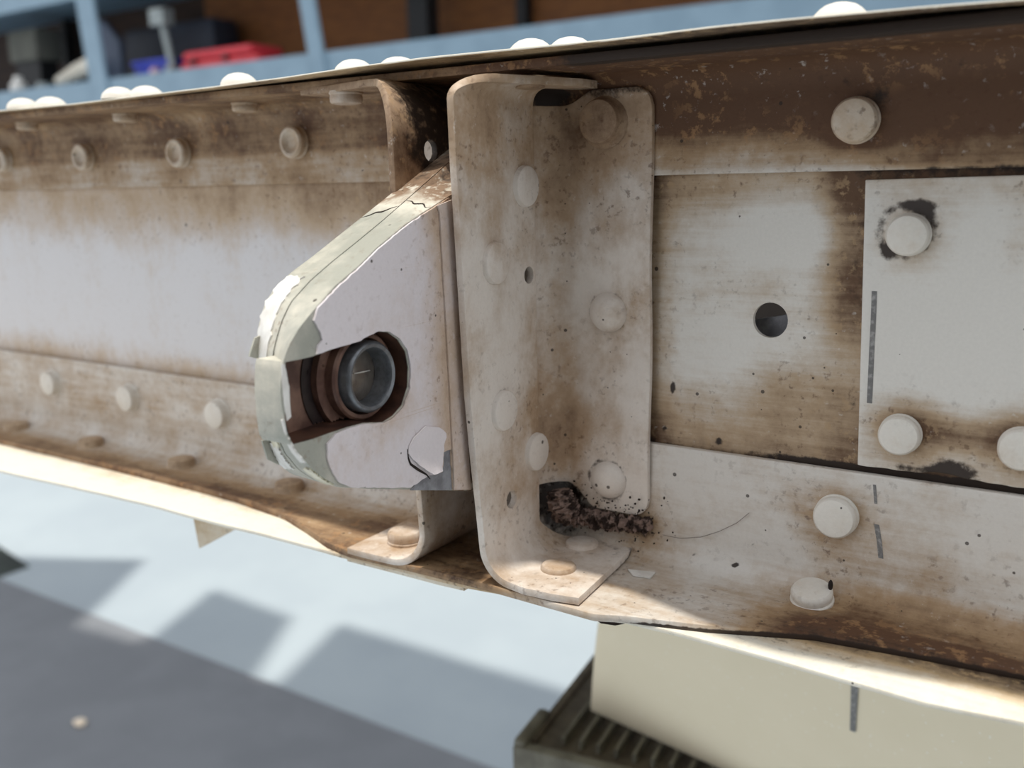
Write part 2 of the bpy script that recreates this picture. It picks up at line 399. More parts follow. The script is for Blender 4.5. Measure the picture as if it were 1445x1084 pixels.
# pale things at the far left
r, lo, hi = shelf_box('grey_carton', 8, 48, 42, M_sil, 'pale grey carton at the back left of the shelf', 'carton', .2, SY+.35)
M_gc = simple('grey_card', lin(112, 112, 104), lin(96, 96, 90), 6, .9, 0, 0)
mid = lo[2]+(hi[2]-lo[2])*.55
o = from_bm('carton_body', box_bm((lo[0], lo[1], mid), hi), M_gc, r); bevel(o, .015)
o = from_bm('carton_stand', box_bm((lo[0]+.03, lo[1]+.03, lo[2]), (hi[0]-.03, hi[1]-.03, mid)), M_black, r)
a = P3(25, 108, IY); hb = a[2]-z0
me = lathe_me('bottle', [(0, 0), (.05, 0), (.055, .01), (.055, hb*.55), (.03, hb*.75), (.028, hb), (0, hb)], 20)
o = bpy.data.objects.new('bottle', me); COL.objects.link(o); me.materials.append(M_white); smooth_mesh(me); o.location = (a[0], IY, z0); tag(o, 'white plastic bottle on the shelf at far left', 'bottle')
a = P3(62, 117, IY); hb = a[2]-z0
me = lathe_me('jar', [(0, 0), (.05, 0), (.055, .01), (.055, hb*.7), (.045, hb*.72), (.045, hb), (0, hb)], 20)
o = bpy.data.objects.new('jar', me); COL.objects.link(o); me.materials.append(M_sil); smooth_mesh(me); o.location = (a[0], IY, z0); tag(o, 'small silvery jar right of the white bottle', 'jar')
a = P3(84, 126, IY); b = P3(134, 104, IY)
o = top(from_bm('rolled_sheet', tube_bm([(a[0], IY, z0+.05), ((a[0]+b[0])/2, IY, z0+.09), (b[0], IY, z0+.13)], [.03, .05, .055], 16), simple('off_white_paper', lin(214, 208, 196), lin(190, 182, 168), 12, .8, 0, 0)))
tag(o, 'off-white rolled sheet lying against the left shelf post', 'roll')

# ------------------------------------------------------------------ the spar
spar = thing('aircraft_spar', 'old white painted riveted aluminium spar with a hinge lug, grimy and brown stained', 'spar', (-.08, .1, -.0655))
X0, X1 = -.62, .125

# rivet shapes
tail_me = lathe_me('rivet_tail', [(.0044, -.0004), (.0044, .0003), (.0041, .0006), (.00425, .0014), (.0042, .0022), (.0038, .0027), (.003, .0029), (0, .0029)], 36)
dome_me = lathe_me('rivet_dome', [(.0046, -.0004), (.0045, .0004), (.0041, .0012), (.0034, .0019), (.0025, .0025), (.0013, .00285), (0, .003)], 36)
dim_me = lathe_me('rivet_dimpled', [(.0044, -.0004), (.0044, .0003), (.0041, .0006), (.00425, .0014), (.0042, .0024), (.0037, .0029), (.003, .0028), (.0022, .0018), (.0014, .0014), (0, .0013)], 36)
low_me = lathe_me('rivet_low', [(.0050, -.0002), (.0045, .0002), (.0042, .0006), (.0041, .0021), (.0039, .0025), (.0034, .0027), (0, .0026)], 36)
def nz(me, g, c=0):
    for nm, v in (('grime_shade', g), ('crud_shade', c)):
        a = me.attributes.new(nm, 'FLOAT', 'POINT'); a.data.foreach_set('value', [v]*len(me.vertices))
nz(tail_me, .12); nz(dim_me, .5); nz(dome_me, .15); nz(low_me, .2)
tail_dirty = tail_me.copy(); dirty_low = low_me.copy()
tail_dirty.attributes['grime_shade'].data.foreach_set('value', [.55]*len(tail_me.vertices))
dirty_low.attributes['grime_shade'].data.foreach_set('value', [.8]*len(low_me.vertices))
dome_clean = dome_me.copy(); dome_clean.attributes['grime_shade'].data.foreach_set('value', [.05]*len(dome_me.vertices))
_brk = {}
def rivet(parent, me, pos, nrm, s=1.0):
    if parent.name.split('.')[0] in ('channel_bracket', 'back_flange'):
        if me.name not in _brk:
            _brk[me.name] = me.copy(); _brk[me.name].materials.clear(); _brk[me.name].materials.append(M_brk)
        return put('rivet', _brk[me.name], M_brk, parent, pos, nrm, s, random.random()*6)
    return put('rivet', me, M_rivet, parent, pos, nrm, s, random.random()*6)

R1 = onY(1209, 170, -.0018); R2 = onY(1283, 331, -.0014); R3 = onY(1271, 612, -.0014); R5 = onY(1442, 632, -.0014); R4 = onY(1181, 727, -.002)
HOLE = onY(1087, 452, 0)

# web
def web_part(name, x0, x1, step, mat, holes=()):
    nx = int((x1-x0)/step)+1; z0, z1 = -.0585, .0515; nz_ = int((z1-z0)/step)+1
    xs = np.linspace(x0, x1, nx); zs = np.linspace(z0, z1, nz_)
    P = np.zeros((nx, nz_, 3)); P[..., 0] = xs[:, None]; P[..., 2] = zs[None, :]
    return P
wl = from_bm('web_sheet', grid_bm(web_part('w', X0, -.022, .0022, None)), M_left, spar, recalc=False)
solid(wl, .0012, 0)
lrows = [onY(*q, 0) for q in ((8, 226), (122, 222), (256, 216), (419, 201))]
attrs(wl, lambda c: .12+.62*ss(c[:, 2], .004, .026)*(1-.35*ss(-c[:, 0], .15, .3))+.5*ss(-c[:, 2], .02, .033)+.25*ss(c[:, 0], -.11, -.06))
wr = from_bm('web_sheet', grid_bm(web_part('w', -.022, X1, .00085, None), [(HOLE, .0037)]), M_web, spar, recalc=False)
solid(wr, .0012, 0)
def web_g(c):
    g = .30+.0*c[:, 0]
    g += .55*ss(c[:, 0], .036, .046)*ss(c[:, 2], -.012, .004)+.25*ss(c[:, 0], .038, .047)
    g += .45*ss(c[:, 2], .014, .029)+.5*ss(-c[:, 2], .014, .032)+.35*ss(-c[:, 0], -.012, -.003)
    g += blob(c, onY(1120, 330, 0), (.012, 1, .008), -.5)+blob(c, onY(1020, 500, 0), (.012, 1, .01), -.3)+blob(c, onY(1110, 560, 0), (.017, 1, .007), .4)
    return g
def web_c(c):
    d = .52*ss(-c[:, 0], -.0056, -.0028)+.45*ss(-c[:, 2], .028, .0315)+.6*ss(-c[:, 2], .0292, .0302)*ss(c[:, 0], .02, .045)+.3*ss(c[:, 2], .026, .029)  # dirt at the lower seam; shade painted along the upper cap and bracket edge
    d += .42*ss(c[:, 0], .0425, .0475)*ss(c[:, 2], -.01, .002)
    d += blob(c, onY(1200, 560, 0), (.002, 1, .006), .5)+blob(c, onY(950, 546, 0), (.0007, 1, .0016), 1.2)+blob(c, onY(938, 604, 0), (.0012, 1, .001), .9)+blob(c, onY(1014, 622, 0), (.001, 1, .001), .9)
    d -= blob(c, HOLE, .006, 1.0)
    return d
attrs(wr, web_g, web_c)

# doubler plate
D0 = onY(1221, 254, -.0014); D1 = onY(1210, 655, -.0014)
nx, nz_ = 90, 66
P = np.zeros((nx, nz_, 3))
for j, t in enumerate(np.linspace(0, 1, nz_)):
    a = D1*(1-t)+D0*t
    zb, ztp = a[2], a[2]
    for i, s in enumerate(np.linspace(0, 1, nx)):
        x = a[0]+(X1-a[0])*s
        zbot = D1[2]+.00025*mnoise.noise(Vector((x*300, 0, 0)))-.0002+.0007*math.exp(-((x-.0655)/.004)**2)
        ztop = D0[2]+.001*s
        P[i, j] = (x, -.0014, zbot+(ztop-zbot)*t)
dp = from_bm('doubler_plate', grid_bm(P), M_web, spar, recalc=False); solid(dp, .0013, .0002)
def dp_g(c):
    g = -.02+.35*ss(c[:, 2], .018, .026)+.25*ss(-c[:, 2], .024, .031)
    for r in (R3, R5): g += blob(c, r+np.array([.001, 0, .001]), (.0095, 1, .007), .95)
    g += blob(c, R2, (.007, 1, .006), .6)+blob(c, onY(1350, 610, 0), (.012, 1, .003), .35)+blob(c, onY(1440, 340, 0), (.004, 1, .008), .3)
    return g
def dp_c(c):
    return ring(c, R2+np.array([-.0006, 0, .0008]), .0047, .0013, .6)+blob(c, R2+np.array([.0025, 0, .005]), (.0035, 1, .0016), .6)+blob(c, R2+np.array([-.004, 0, -.004]), (.0016, 1, .0016), .6)+ring(c, R5, .0045, .0008, .5)+ring(c, R3, .0043, .0004, .4)+blob(c, onY(1345, 668, -.0014), (.0045, 1, .0028), 1.1)+blob(c, onY(1275, 660, -.0014), (.006, 1, .0012), .6)+.2*ss(-c[:, 2], .029, .031)
attrs(dp, dp_g, dp_c)
for r in (R2, R3, R5): rivet(dp, tail_me, r, (0, -1, 0), .92)

# cap angles: profile (Y, Z) swept along X
def profile(pts, rad, seg=7, step=.0011):
    out = []
    for i, p in enumerate(pts):
        p = np.array(p, float)
        if i in (0, len(pts)-1): out.append(p); continue
        a = np.array(pts[i-1])-p; b = np.array(pts[i+1])-p; la, lb = np.linalg.norm(a), np.linalg.norm(b); a /= la; b /= lb
        th = math.acos(np.clip(a@b, -1, 1)); d = rad/math.tan(th/2)
        p0, p1 = p+a*d, p+b*d; cen = p+(a+b)/np.linalg.norm(a+b)*rad/math.sin(th/2)
        for t in np.linspace(0, 1, seg):
            v = (p0*(1-t)+p1*t)-cen; out.append(cen+v/np.linalg.norm(v)*rad)
    res = [out[0]]
    for a, b in zip(out, out[1:]):
        n = max(1, int(np.linalg.norm(b-a)/step))
        for k in range(1, n+1): res.append(a+(b-a)*k/n)
    return np.array(res)
def sweep(name, fn, xs, mat, parent, thick, bev=.0003, flip=False, holes=()):
    P = np.array([fn(x) for x in xs])
    if flip: P = P[:, ::-1]
    o = from_bm(name, grid_bm(P, holes), mat, parent, recalc=False); return solid(o, thick, bev)
def interp(tab):
    a = np.array(tab); return lambda x: float(np.interp(x, a[:, 0], a[:, 1]))
xs_l = np.r_[np.arange(X0, -.08, .003), np.arange(-.08, X1+.0005, .0011)]
cap_z0 = .0283
ucY = interp([(-.34, -.0255), (.13, -.0245)])
def ucap(x):
    p = profile([(-.0018, cap_z0), (-.0018, .0497), (ucY(x), .0497)], .0058)
    if not hasattr(ucap, 'n'): ucap.n = 60
    p = resample(p, ucap.n); return np.c_[np.full(len(p), x), p]
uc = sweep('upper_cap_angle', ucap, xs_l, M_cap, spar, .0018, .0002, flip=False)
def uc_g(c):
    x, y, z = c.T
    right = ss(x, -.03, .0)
    g = .62+.30*ss(z, .0355, .0375)*(1-right)+.2*ss(z, .03, .04)*right+right*(.1+.52*ss(z, .033, .043)+.25*ss(x, .03, .07))  # brown dirt plus painted shade, with its boundary step on the left
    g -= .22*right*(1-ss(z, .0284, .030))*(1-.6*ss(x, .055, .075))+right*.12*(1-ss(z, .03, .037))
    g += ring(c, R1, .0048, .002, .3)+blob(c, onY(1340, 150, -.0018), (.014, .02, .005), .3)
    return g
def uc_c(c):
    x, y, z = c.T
    return blob(c, onY(776, 138, -.002), (.0075, .005, .006), .95)+.35*ss(x, .0, .03)*ss(z, .036, .046)*ss(-z, -.052, -.046)+blob(c, R1+np.array([.003, 0, .002]), .0035, .6)+ss(x, .055, .06)*.6*(1-ss(z, .0284, .0296))+.25*ss(-x, -.01, .0)*ss(x, -.01, .0)+.95*ss(x, -.012, .005)*ss(-y, .0195, .0225)  # leg edge blackened on the right: painted shade of the gap under the skin
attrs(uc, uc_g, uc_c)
rivet(uc, tail_dirty, R1, (0, -1, 0), 1.0)
for q in ((8, 226), (122, 222), (256, 216), (419, 201)): rivet(uc, dim_me, onY(*q, -.0018), (0, -1, 0), 1.0)
for q in ((40, 172), (178, 162), (347, 146)):
    x = onY(*q, -.010)[0]; rivet(uc, tail_dirty, (x, -.0105, .0497), (0, 0, -1), .8)
# lower cap
lc_tab = [(-.34, -.0215), (-.19, -.0203), (-.142, -.0208), (-.116, -.0215), (-.0927, -.0247), (-.080, -.029), (-.068, -.0338), (-.059, -.0355), (-.037, -.0345), (-.0186, -.0343), (.0078, -.0352), (.0133, -.0327), (.0296, -.028), (.048, -.0206), (.067, -.0182), (.0836, -.0166), (.13, -.0155)]
lcY = interp(lc_tab)
LZ = -.0588
def lcap(x):
    p = profile([(-.002, -.0312), (-.002, LZ), (lcY(x), LZ+.0002)], .006)
    p = resample(p, 64); return np.c_[np.full(len(p), x), p]
lc = sweep('lower_cap_angle', lcap, xs_l, M_cap, spar, .0017, .0003, flip=True)
CORN = onY(905, 745, -.003)
def lc_g(c):
    x, y, z = c.T
    right = ss(x, -.03, .0)
    g = .16+.12*(1-right)+.16*ss(-z, .05, .058)*ss(-y, .002, .012)
    g += right*.4*ss(-z, .052, .0575)*ss(x, .02, .06)+.2*ss(x, .035, .05)*ss(-z, .042, .05)
    g += blob(c, R4, (.0085, 1, .0075), .65)+.5*ss(-y, .010, .018)*ss(x, .025, .05)+.38*ss(-y, .008, .02)*(1-right)  # front of the left flange: shade painted in with the dirt
    g += blob(c, CORN, .008, .5)+.1*ss(-x, -.02, -.004)
    return g
def lc_c(c):
    x, y, z = c.T
    d = blob(c, CORN+np.array([-.001, 0, -.001]), (.006, .006, .0022), .7)+ss(x, .008, .02)*(z < LZ-.0002)*(y < -.012)*1.0+blob(c, onY(795, 708, -.002), (.0075, .004, .0065), .6)+ss(x, .02, .05)*.5*ss(-y, .0145, .018)*ss(-z, .056, .058)  # dirt, and a blackened front edge that paints the shaded gap below
    d += ring(c, R4+np.array([.001, 0, -.0005]), .0045, .0008, .35)+.35*(1-ss(-z, .0312, .0322))*ss(x, .005, .04)
    d += ss(-.004-x, -.002, .02)*ss(x, -.05, -.03)*.45
    for q in ((1020, 808), (1035, 797), (980, 783), (1040, 798), (1060, 772), (1330, 745)): d += blob(c, onY(*q, -.003), (.0007, .002, .0005), .9)
    return d
attrs(lc, lc_g, lc_c)
rivet(lc, tail_me, R4, (0, -1, 0), 1.02)
for q in ((75, 540), (184, 561), (310, 584)): rivet(lc, low_me, onY(*q, -.002), (0, -1, 0), 1.05)
for q in ((22, 603), (135, 624), (262, 652), (418, 684)):
    p = onZ(*q, LZ+.0008); rivet(lc, dirty_low, (p[0], -.0085, LZ), (0, 0, 1), 1.0)
p = onZ(1150, 838, LZ+.001); rivet(lc, tail_me, (p[0], min(p[1], -.0065), LZ+.0006), (0, -.25, 1), 1.0)

# skins
def skin(name, edge_px, z, t, yback, parent, mat, wob=0.0, droop=lambda px: 0.0):
    pts = [onZ(x, y, z-droop(x)) for x, y in edge_px]; drp = [droop(x) for x, y in edge_px]; pts, drp = zip(*sorted(zip(pts, drp), key=lambda p: p[0][0]))
    ex = [p[0] for p in pts]; ey = [p[1] for p in pts]
    xs = np.unique(np.r_[np.linspace(X0, X1, 300)])
    ys = np.r_[np.linspace(0, .1, 22), np.linspace(.14, 1, 10)]
    P = np.zeros((len(xs), len(ys), 3))
    for i, x in enumerate(xs):
        y0 = float(np.interp(x, ex, ey)); dr = float(np.interp(x, ex, drp))
        for j, s in enumerate(ys):
            yy = y0+(yback-y0)*s; q = min(1, max(0, (yy-y0)/.013)); q = 1-q*q*(3-2*q)
            P[i, j] = (x, yy, z-dr*q+wob*mnoise.noise(Vector((x*60, s*6, 3.3)))*(1-min(1, s*4)))
    o = from_bm(name, grid_bm(P), mat, parent, recalc=False); return solid(o, t, .0002, offset=1)
ZT = .0525
ts = skin('top_skin', [(0, 158), (100, 149), (200, 137), (300, 125), (400, 112), (500, 97), (600, 84), (700, 74), (850, 60), (1000, 42), (1100, 32), (1300, 14), (1445, 3)], ZT, .0005, .29, spar, M_skin, 0.0, lambda px: .0012*(1-math.exp(-((px-700)/260)**4)))
attrs(ts, lambda c, n: np.where(n[:, 2] < -.2, .85+.25*ss(c[:, 0], -.02, .02), -.1), lambda c, n: (n[:, 2] < -.2)*(.12+.35*ss(c[:, 0], -.02, .03)))  # underside: dirt with the shade below the skin painted in
for q in ((30, 150), (165, 134), (335, 113), (497, 90), (747, 56), (1185, 11)):
    p = onY(q[0], q[1], -.021); rivet(ts, dome_clean, (p[0], -.0205, ZT+.0005), (0, 0, 1), 1.02)
for q in ((65, 147), (200, 131), (555, 80), (800, 50)):
    p = onY(q[0], q[1], -.018); rivet(ts, dome_clean, (p[0], -.0165, ZT+.0005), (0, 0, 1), 1.05)
# flaking strip under the skin, above the brackets
sp_pts = [(392, 118, 132), (500, 108, 124), (600, 98, 114), (700, 87, 103), (800, 78, 96), (880, 70, 88)]
zs = .0500
front = [onZ(x, b, zs) for x, a, b in sp_pts]
ex = [p[0] for p in front]; ey = [p[1] for p in front]
xs = np.linspace(ex[0], ex[-1], 110); P = np.zeros((len(xs), 12, 3))
for i, x in enumerate(xs):
    y0 = np.interp(x, ex, ey)+.0005*mnoise.noise(Vector((x*400, 0, 0)))
    for j, s in enumerate(np.linspace(0, 1, 12)): P[i, j] = (x, y0+(-.006-y0)*s, zs)
st = from_bm('reinforcing_strip', grid_bm(P), M_cap, spar, recalc=False); solid(st, .0018, .0003, offset=1)
attrs(st, .82, lambda c: .12+.0*c[:, 0])

ZB = -.0612
bs = skin('bottom_skin', [(0, 668), (100, 690), (200, 713), (300, 740), (400, 765), (480, 787), (560, 806), (650, 829), (760, 850), (830, 866), (860, 878), (880, 880), (950, 897), (1100, 938), (1200, 968), (1300, 997), (1445, 1026)], ZB, .001, .29, spar, M_skin, .0002)
attrs(bs, lambda c: .06+.3*ss(c[:, 1], -.03, -.018)+.5*ss(c[:, 1], -.027, -.019)*ss(c[:, 0], .02, .05)+.45*ss(c[:, 0], -.075, -.05)*ss(-c[:, 0], -.002, .01)+.12*ss(c[:, 0], -.12, -.07), lambda c: .3*ss(c[:, 0], -.075, -.05)*ss(-c[:, 0], -.005, .01)+.55*ss(c[:, 1], -.022, -.016)*ss(c[:, 0], .03, .06))  # right lip: painted shade behind the lit strip and along the gap; middle dirt
# doubled skin edge near the joint and the lifted lip with dark sealant
a = [onZ(x, y, ZB-.0012) for x, y in ((490, 792), (560, 810), (620, 826), (655, 834))]
bm = poly_prism_bm([Vector(p) for p in a]+[Vector((p[0], p[1]+.012, p[2])) for p in reversed(a)], (0, 0, .0009))
o = from_bm('skin_lap', bm, M_skin, spar); attrs(o, .35, .1)
a = [onZ(x, y, ZB-.0008) for x, y in ((832, 869), (848, 880), (868, 883), (884, 880))]
o = from_bm('sealant', poly_prism_bm([Vector(p) for p in a]+[Vector((p[0], p[1]+.01, p[2])) for p in reversed(a)], (0, 0, .0008)), M_crumb, spar)
# hanging tab under the bottom skin
tb = [onY(x, y, -.02) for x, y in ((271, 722), (350, 738), (330, 748), (281, 774))]
o = from_bm('hinge_tab', poly_prism_bm(tb, (0, .0012, 0)), M_skin, spar); attrs(o, .45)

# ------------------------------------------------------------------ right bracket
XF = -.0208
BH1 = onX(738, 388, XF); BH2 = onX(714, 703, XF)
bz0, bz1 = -.0583, .0485
key = []  # (X, Z, Yfront, Yback)
RT, RB = .0048, .0075
key += [(-.008, bz1, -.0105, -.004), (-.0105, bz1, -.0165, -.004), (-.0135, bz1, -.025, -.005), (XF+RT, bz1, -.0315, -.0124)]
for t in np.linspace(.15, 1, 7):
    a = math.pi/2*(1+t); key.append((XF+RT+RT*math.cos(a), bz1-RT+RT*math.sin(a), -.0315-.0095*math.sin(t*math.pi/2), -.0124))
for pz, yf in ((.030, -.0407), (.0219, -.0402), (.003, -.0393), (-.0158, -.0384), (-.030, -.037), (-.041, -.0356)): key.append((XF, pz, yf, -.0122))
for t in np.linspace(0, 1, 9):
    a = math.pi+math.pi/2*t; key.append((XF+RB+RB*math.cos(a), bz0+RB+RB*math.sin(a), -.0345+.0004*math.sin(t*3), -.0122+.009*t))
key += [(-.009, bz0, -.0353, -.0032), (-.002, bz0, -.0348, -.003), (.0035, bz0, -.0337, -.003)]
kp = np.array(key); kr = resample(kp, 190)
nd = 52
P = np.zeros((len(kr), nd, 3))
for i, (x, z, yf, yb) in enumerate(kr):
    for j, s in enumerate(np.linspace(0, 1, nd)):
        y = yf+(yb-yf)*s
        xx = x
        if z < bz0+.0008 and x > XF+RB: xx = x-(x-(XF+RB))/.0168*.0028*s
        P[i, j] = (xx, y, z)
bk = from_bm('channel_bracket', grid_bm(P, [(BH1, .0019), (BH2, .0021)]), M_brk, spar, recalc=False)
solid(bk, .0016, .0004, offset=1)
def bk_g(c):
    x, y, z = c.T
    g = .30+.32*ss(z, .012, .04)+.16*ss(y, -.018, -.011)*(1-ss(x, -.017, -.011))  # last term paints the soft shade of the bend into the grime
    g += blob(c, onY(845, 195, 0), (.006, 1, .006), .25)*(x > -.017)+blob(c, onY(880, 320, -.003), (.005, .02, .005), .2)
    g += blob(c, onY(795, 610, -.005), (.007, .02, .010), .2)+blob(c, onX(680, 480, XF), (.01, .01, .03), -.12)
    g += .05*ss(-z, .05, .058)*ss(-y, .02, .035)
    g += blob(c, onX(770, 600, XF), (.01, .01, .012), .25)
    return g
def bk_c(c):
    x, y, z = c.T
    d = .4*ss(y, -.02, -.008)*ss(-z, .036, .05)+.5*ss(z, .042, .047)*ss(y, -.012, -.006)+.3*ss(-z, .0565, .058)*ss(y, -.016, -.005)
    for q in ((689, 371), (731, 263), (701, 578), (747, 636)): d += ring(c, onX(*q, XF)+np.array([0, .0004, 0]), .0047, .0007, .5)  # dark rings paint shade round the rivet bases
    d += blob(c, BH2, .003, .35)+blob(c, BH1, .0026, .4)
    d += blob(c, onX(767, 432, XF), (.01, .0006, .0025), 1.0)
    d += .34*(c[:, 0] < XF-.0004)*ss(-y, .034, .037)
    return d
attrs(bk, bk_g, bk_c)
# back flange with its bend
R_ = .0088
path = [(XF, -.0125)]+[(XF+R_-R_*math.cos(t), -.0034-R_+R_*math.sin(t)) for t in np.linspace(0, math.pi/2, 18)]
path += [(x, -.0034) for x in np.linspace(XF+R_+.0008, onY(917, 430, -.0034)[0], 26)]
path = np.array(path); xe = path[-1, 0]; rc = .0042
P = np.zeros((len(path), 96, 3))
for i, (x, y) in enumerate(path):
    ct = cb = 0.0
    if x > xe-rc: ct = cb = rc-math.sqrt(max(0, rc*rc-(x-(xe-rc))**2))
    nb = ss(np.array([x]), XF+R_*.5, XF+R_+.003)[0]
    ztop = .0468-ct-.003*(1-nb); zbot = -.0487+cb+.0058*(1-nb)
    for j, s in enumerate(np.linspace(0, 1, 96)):
        z = zbot+(ztop-zbot)*s
        P[i, j] = (x+(.0022*(.5-s)*(i/len(path)) if 0 else 0), y-.0004*math.sin(z*140)*(i > 14), z)
bf = from_bm('back_flange', grid_bm(P), M_brk, bk, recalc=False); solid(bf, .0015, .0005, offset=-1)
def bf_g(c): return bk_g(c)
def bf_c(c):
    x, y, z = c.T
    return .3*ss(x, xe-.0012, xe)+.6*ss(z, .0435, .0468)+.45*ss(-z, .044, .049)+blob(c, onY(800, 640, -.003), (.006, .02, .007), .3)+ring(c, onY(857, 175, -.0034), .0052, .0012, .35)+ring(c, onY(858, 676, -.0034), .0047, .0007, .6)+ring(c, onY(857, 441, -.0034), .0047, .0006, .45)  # seam shade painted on the outer edge and round the rivets, among dirt
attrs(bf, bf_g, bf_c)
rivet(bf, dirty_low, onY(852, 172, -.0034), (0, -1, 0), 1.15)
rivet(bf, dome_me, onY(858, 441, -.0036), (0, -1, 0), .98)
rivet(bf, dome_me, onY(859, 677, -.0036), (0, -1, 0), .98)
for q in ((689, 371), (731, 263), (701, 578), (747, 636)): rivet(bk, low_me, onX(*q, XF), (1, 0, 0), 1.08)
for q in ((828, 762), (788, 800)):
    p = onZ(*q, bz0+.002); rivet(bk, tail_dirty if q[0] < 800 else low_me, (p[0], min(p[1], -.0075), bz0), (0, 0, 1), .95)
# rivet tails below the top flange
for k, (x, y) in enumerate(((-.0155, -.0195),)):
    rivet(bk, dirty_low, (x, y, bz1), (0, 0, -1), .8)
# packed dirt in the bottom relief and along the flange gap
pts = [onY(x, y, yy) for x, y, yy in ((786, 694, -.0085), (789, 710, -.0085), (797, 724, -.0075), (808, 729, -.006), (830, 732, -.0042), (860, 738, -.004), (890, 741, -.0042), (916, 744, -.0042))]
pts = resample(np.array(pts), 170)+np.array([0, .0009, 0]); rr = np.interp(np.linspace(0, 1, 170), [0, .12, .22, .32, .6, 1], [.0024, .0034, .003, .0022, .002, .0014])
o = from_bm('packed_dirt', tube_bm(pts, rr, 26, rough=.0011, sc=900), M_dirt, bk)
bm = bmesh.new(); rs = random.Random(3)
for k in range(330):
    u = rs.random()
    if k < 210: p = onY(775+150*u+rs.gauss(0, 12), 703+44*u+rs.gauss(0, 17)-(30*rs.random() if k > 150 else 0), -.0042)
    else: p = onX(740+rs.gauss(20, 22), 690+rs.gauss(0, 45), XF+.0001)
    if p[1] > -.003: p[1] = -.0042
    if p[2] < bz0+.0003: continue
    m = Matrix.Translation(Vector(p)) @ Matrix.Rotation(rs.random()*6, 4, 'X') @ Matrix.Diagonal((rs.uniform(.5, 1.3), rs.uniform(.5, 1.2), rs.uniform(.5, 1.2), 1))
    bmesh.ops.create_icosphere(bm, subdivisions=1, radius=rs.uniform(.00008, .00038), matrix=m)
o = from_bm('dirt_crumbs', bm, M_crumb, bk); o['kind'] = 'stuff'

# ------------------------------------------------------------------ left bracket (its plate clamps the far side of the lug)
XL = -.0385
LH = onX(600, 213, XL)
kp = []
lt = .0486
for px, py in ((415, 134), (460, 129), (505, 122)):
    p = onZ(px, py, lt); kp.append((p[0], lt, p[1]+.002, -.004))
RT = .0115; e0 = onX(545, 172, XL); 
for t in np.linspace(0, 1, 8):
    a = math.pi/2*(1-t); kp.append((XL-RT+RT*math.cos(a), lt-RT+RT*math.sin(a), kp[2][2]+(e0[1]-kp[2][2])*math.sin(t*math.pi/2), -.004))
for px, py in ((550, 270), (570, 480), (586, 690)):
    p = onX(px, py, XL); kp.append((XL, p[2], p[1], -.004))
lb = -.0578; RB = .0065; e1 = onX(592, 762, XL)
for t in np.linspace(0, 1, 9):
    a = -math.pi/2*t; kp.append((XL-RB+RB*math.cos(a), lb+RB+RB*math.sin(a), e1[1]+(-.0352-e1[1])*t, -.004))
for x in (-.052, -.0595): kp.append((x, lb, -.0355, -.004))
kr = resample(np.array(kp), 150); P = np.zeros((len(kr), 30, 3))
for i, (x, z, yf, yb) in enumerate(kr):
    for j, s in enumerate(np.linspace(0, 1, 30)): P[i, j] = (x, yf+(yb-yf)*s, z)
lk = from_bm('channel_bracket', grid_bm(P, [(LH, .0023)]), M_brk, spar, recalc=False)
solid(lk, .0016, .0004, offset=1)
attrs(lk, lambda c: .45+.45*ss(c[:, 2], .02, .035)+.1*ss(-c[:, 2], .05, .056), lambda c: .28*ss(c[:, 2], .02, .035)+.45*ss(c[:, 0], XL-.012, XL-.0002)*ss(c[:, 2], .02, .035)*ss(c[:, 1], -.038, -.028))
P = np.zeros((14, 40, 3))
for i, x in enumerate(np.linspace(XL-.004, XL-.024, 14)):
    for j, z in enumerate(np.linspace(-.047, .046, 40)): P[i, j] = (x, -.0034, z)
o = from_bm('back_flange', grid_bm(P), M_brk, lk, recalc=True); solid(o, .0013, .0003, offset=-1); attrs(o, .5)
p = onZ(571, 748, lb+.003); rivet(lk, tail_dirty, (p[0], min(p[1], -.012), lb+.0002), (0, 0, 1), 1.0)
x = onY(497, 141, -.02)[0]; rivet(lk, tail_dirty, (min(x, -.0505), -.022, lt), (0, 0, -1), .9)

# ------------------------------------------------------------------ hinge lug, two laminated plates and a bearing
XN, XM, XFAR = -.0232, -.0302, -.0378
near_px = [(633, 277), (599, 298), (571, 317), (531, 350), (505, 376), (472, 404), (444, 436), (422, 463), (407, 488), (398, 515), (395, 545), (398, 580), (405, 612), (418, 636), (436, 657), (458, 675), (480, 687), (520, 690), (580, 691), (664, 693)]
mid_px = [(588, 270), (540, 312), (505, 341), (470, 369), (439, 396), (411, 427), (398, 455), (388, 490), (384, 520), (383, 555), (386, 590), (394, 620), (403, 640), (422, 663), (445, 678), (478, 688), (560, 690), (640, 691)]
far_px = [(545, 279), (515, 303), (481, 330), (441, 362), (410, 385), (387, 407), (373, 430), (364, 463), (362, 500), (364, 541), (368, 581), (378, 623), (390, 652), (411, 669), (453, 681), (490, 688), (560, 690), (610, 691)]
NV = 90
def yz(px, X): return resample(np.array([onX(x, y, X)[1:] for x, y in px]), NV)
near, mid, far = yz(near_px, XN), yz(mid_px, XM), yz(far_px, XFAR)
def closure(o):
    a, b = o[0], o[-1]
    return [(-.004, b[1]-.001), (-.004, a[1]+(a[1]-o[6][1])/(a[0]-o[6][0])*(-.004-a[0]) if a[1] < .04 else .045)]
def ring3(o, X): return [Vector((X, p[0], p[1])) for p in o]+[Vector((X, min(q[0], -.0045), max(min(q[1], .0465), -.045))) for q in closure(o)]
rn, rm, rf = ring3(near, XN), ring3(mid, XM), ring3(far, XFAR)
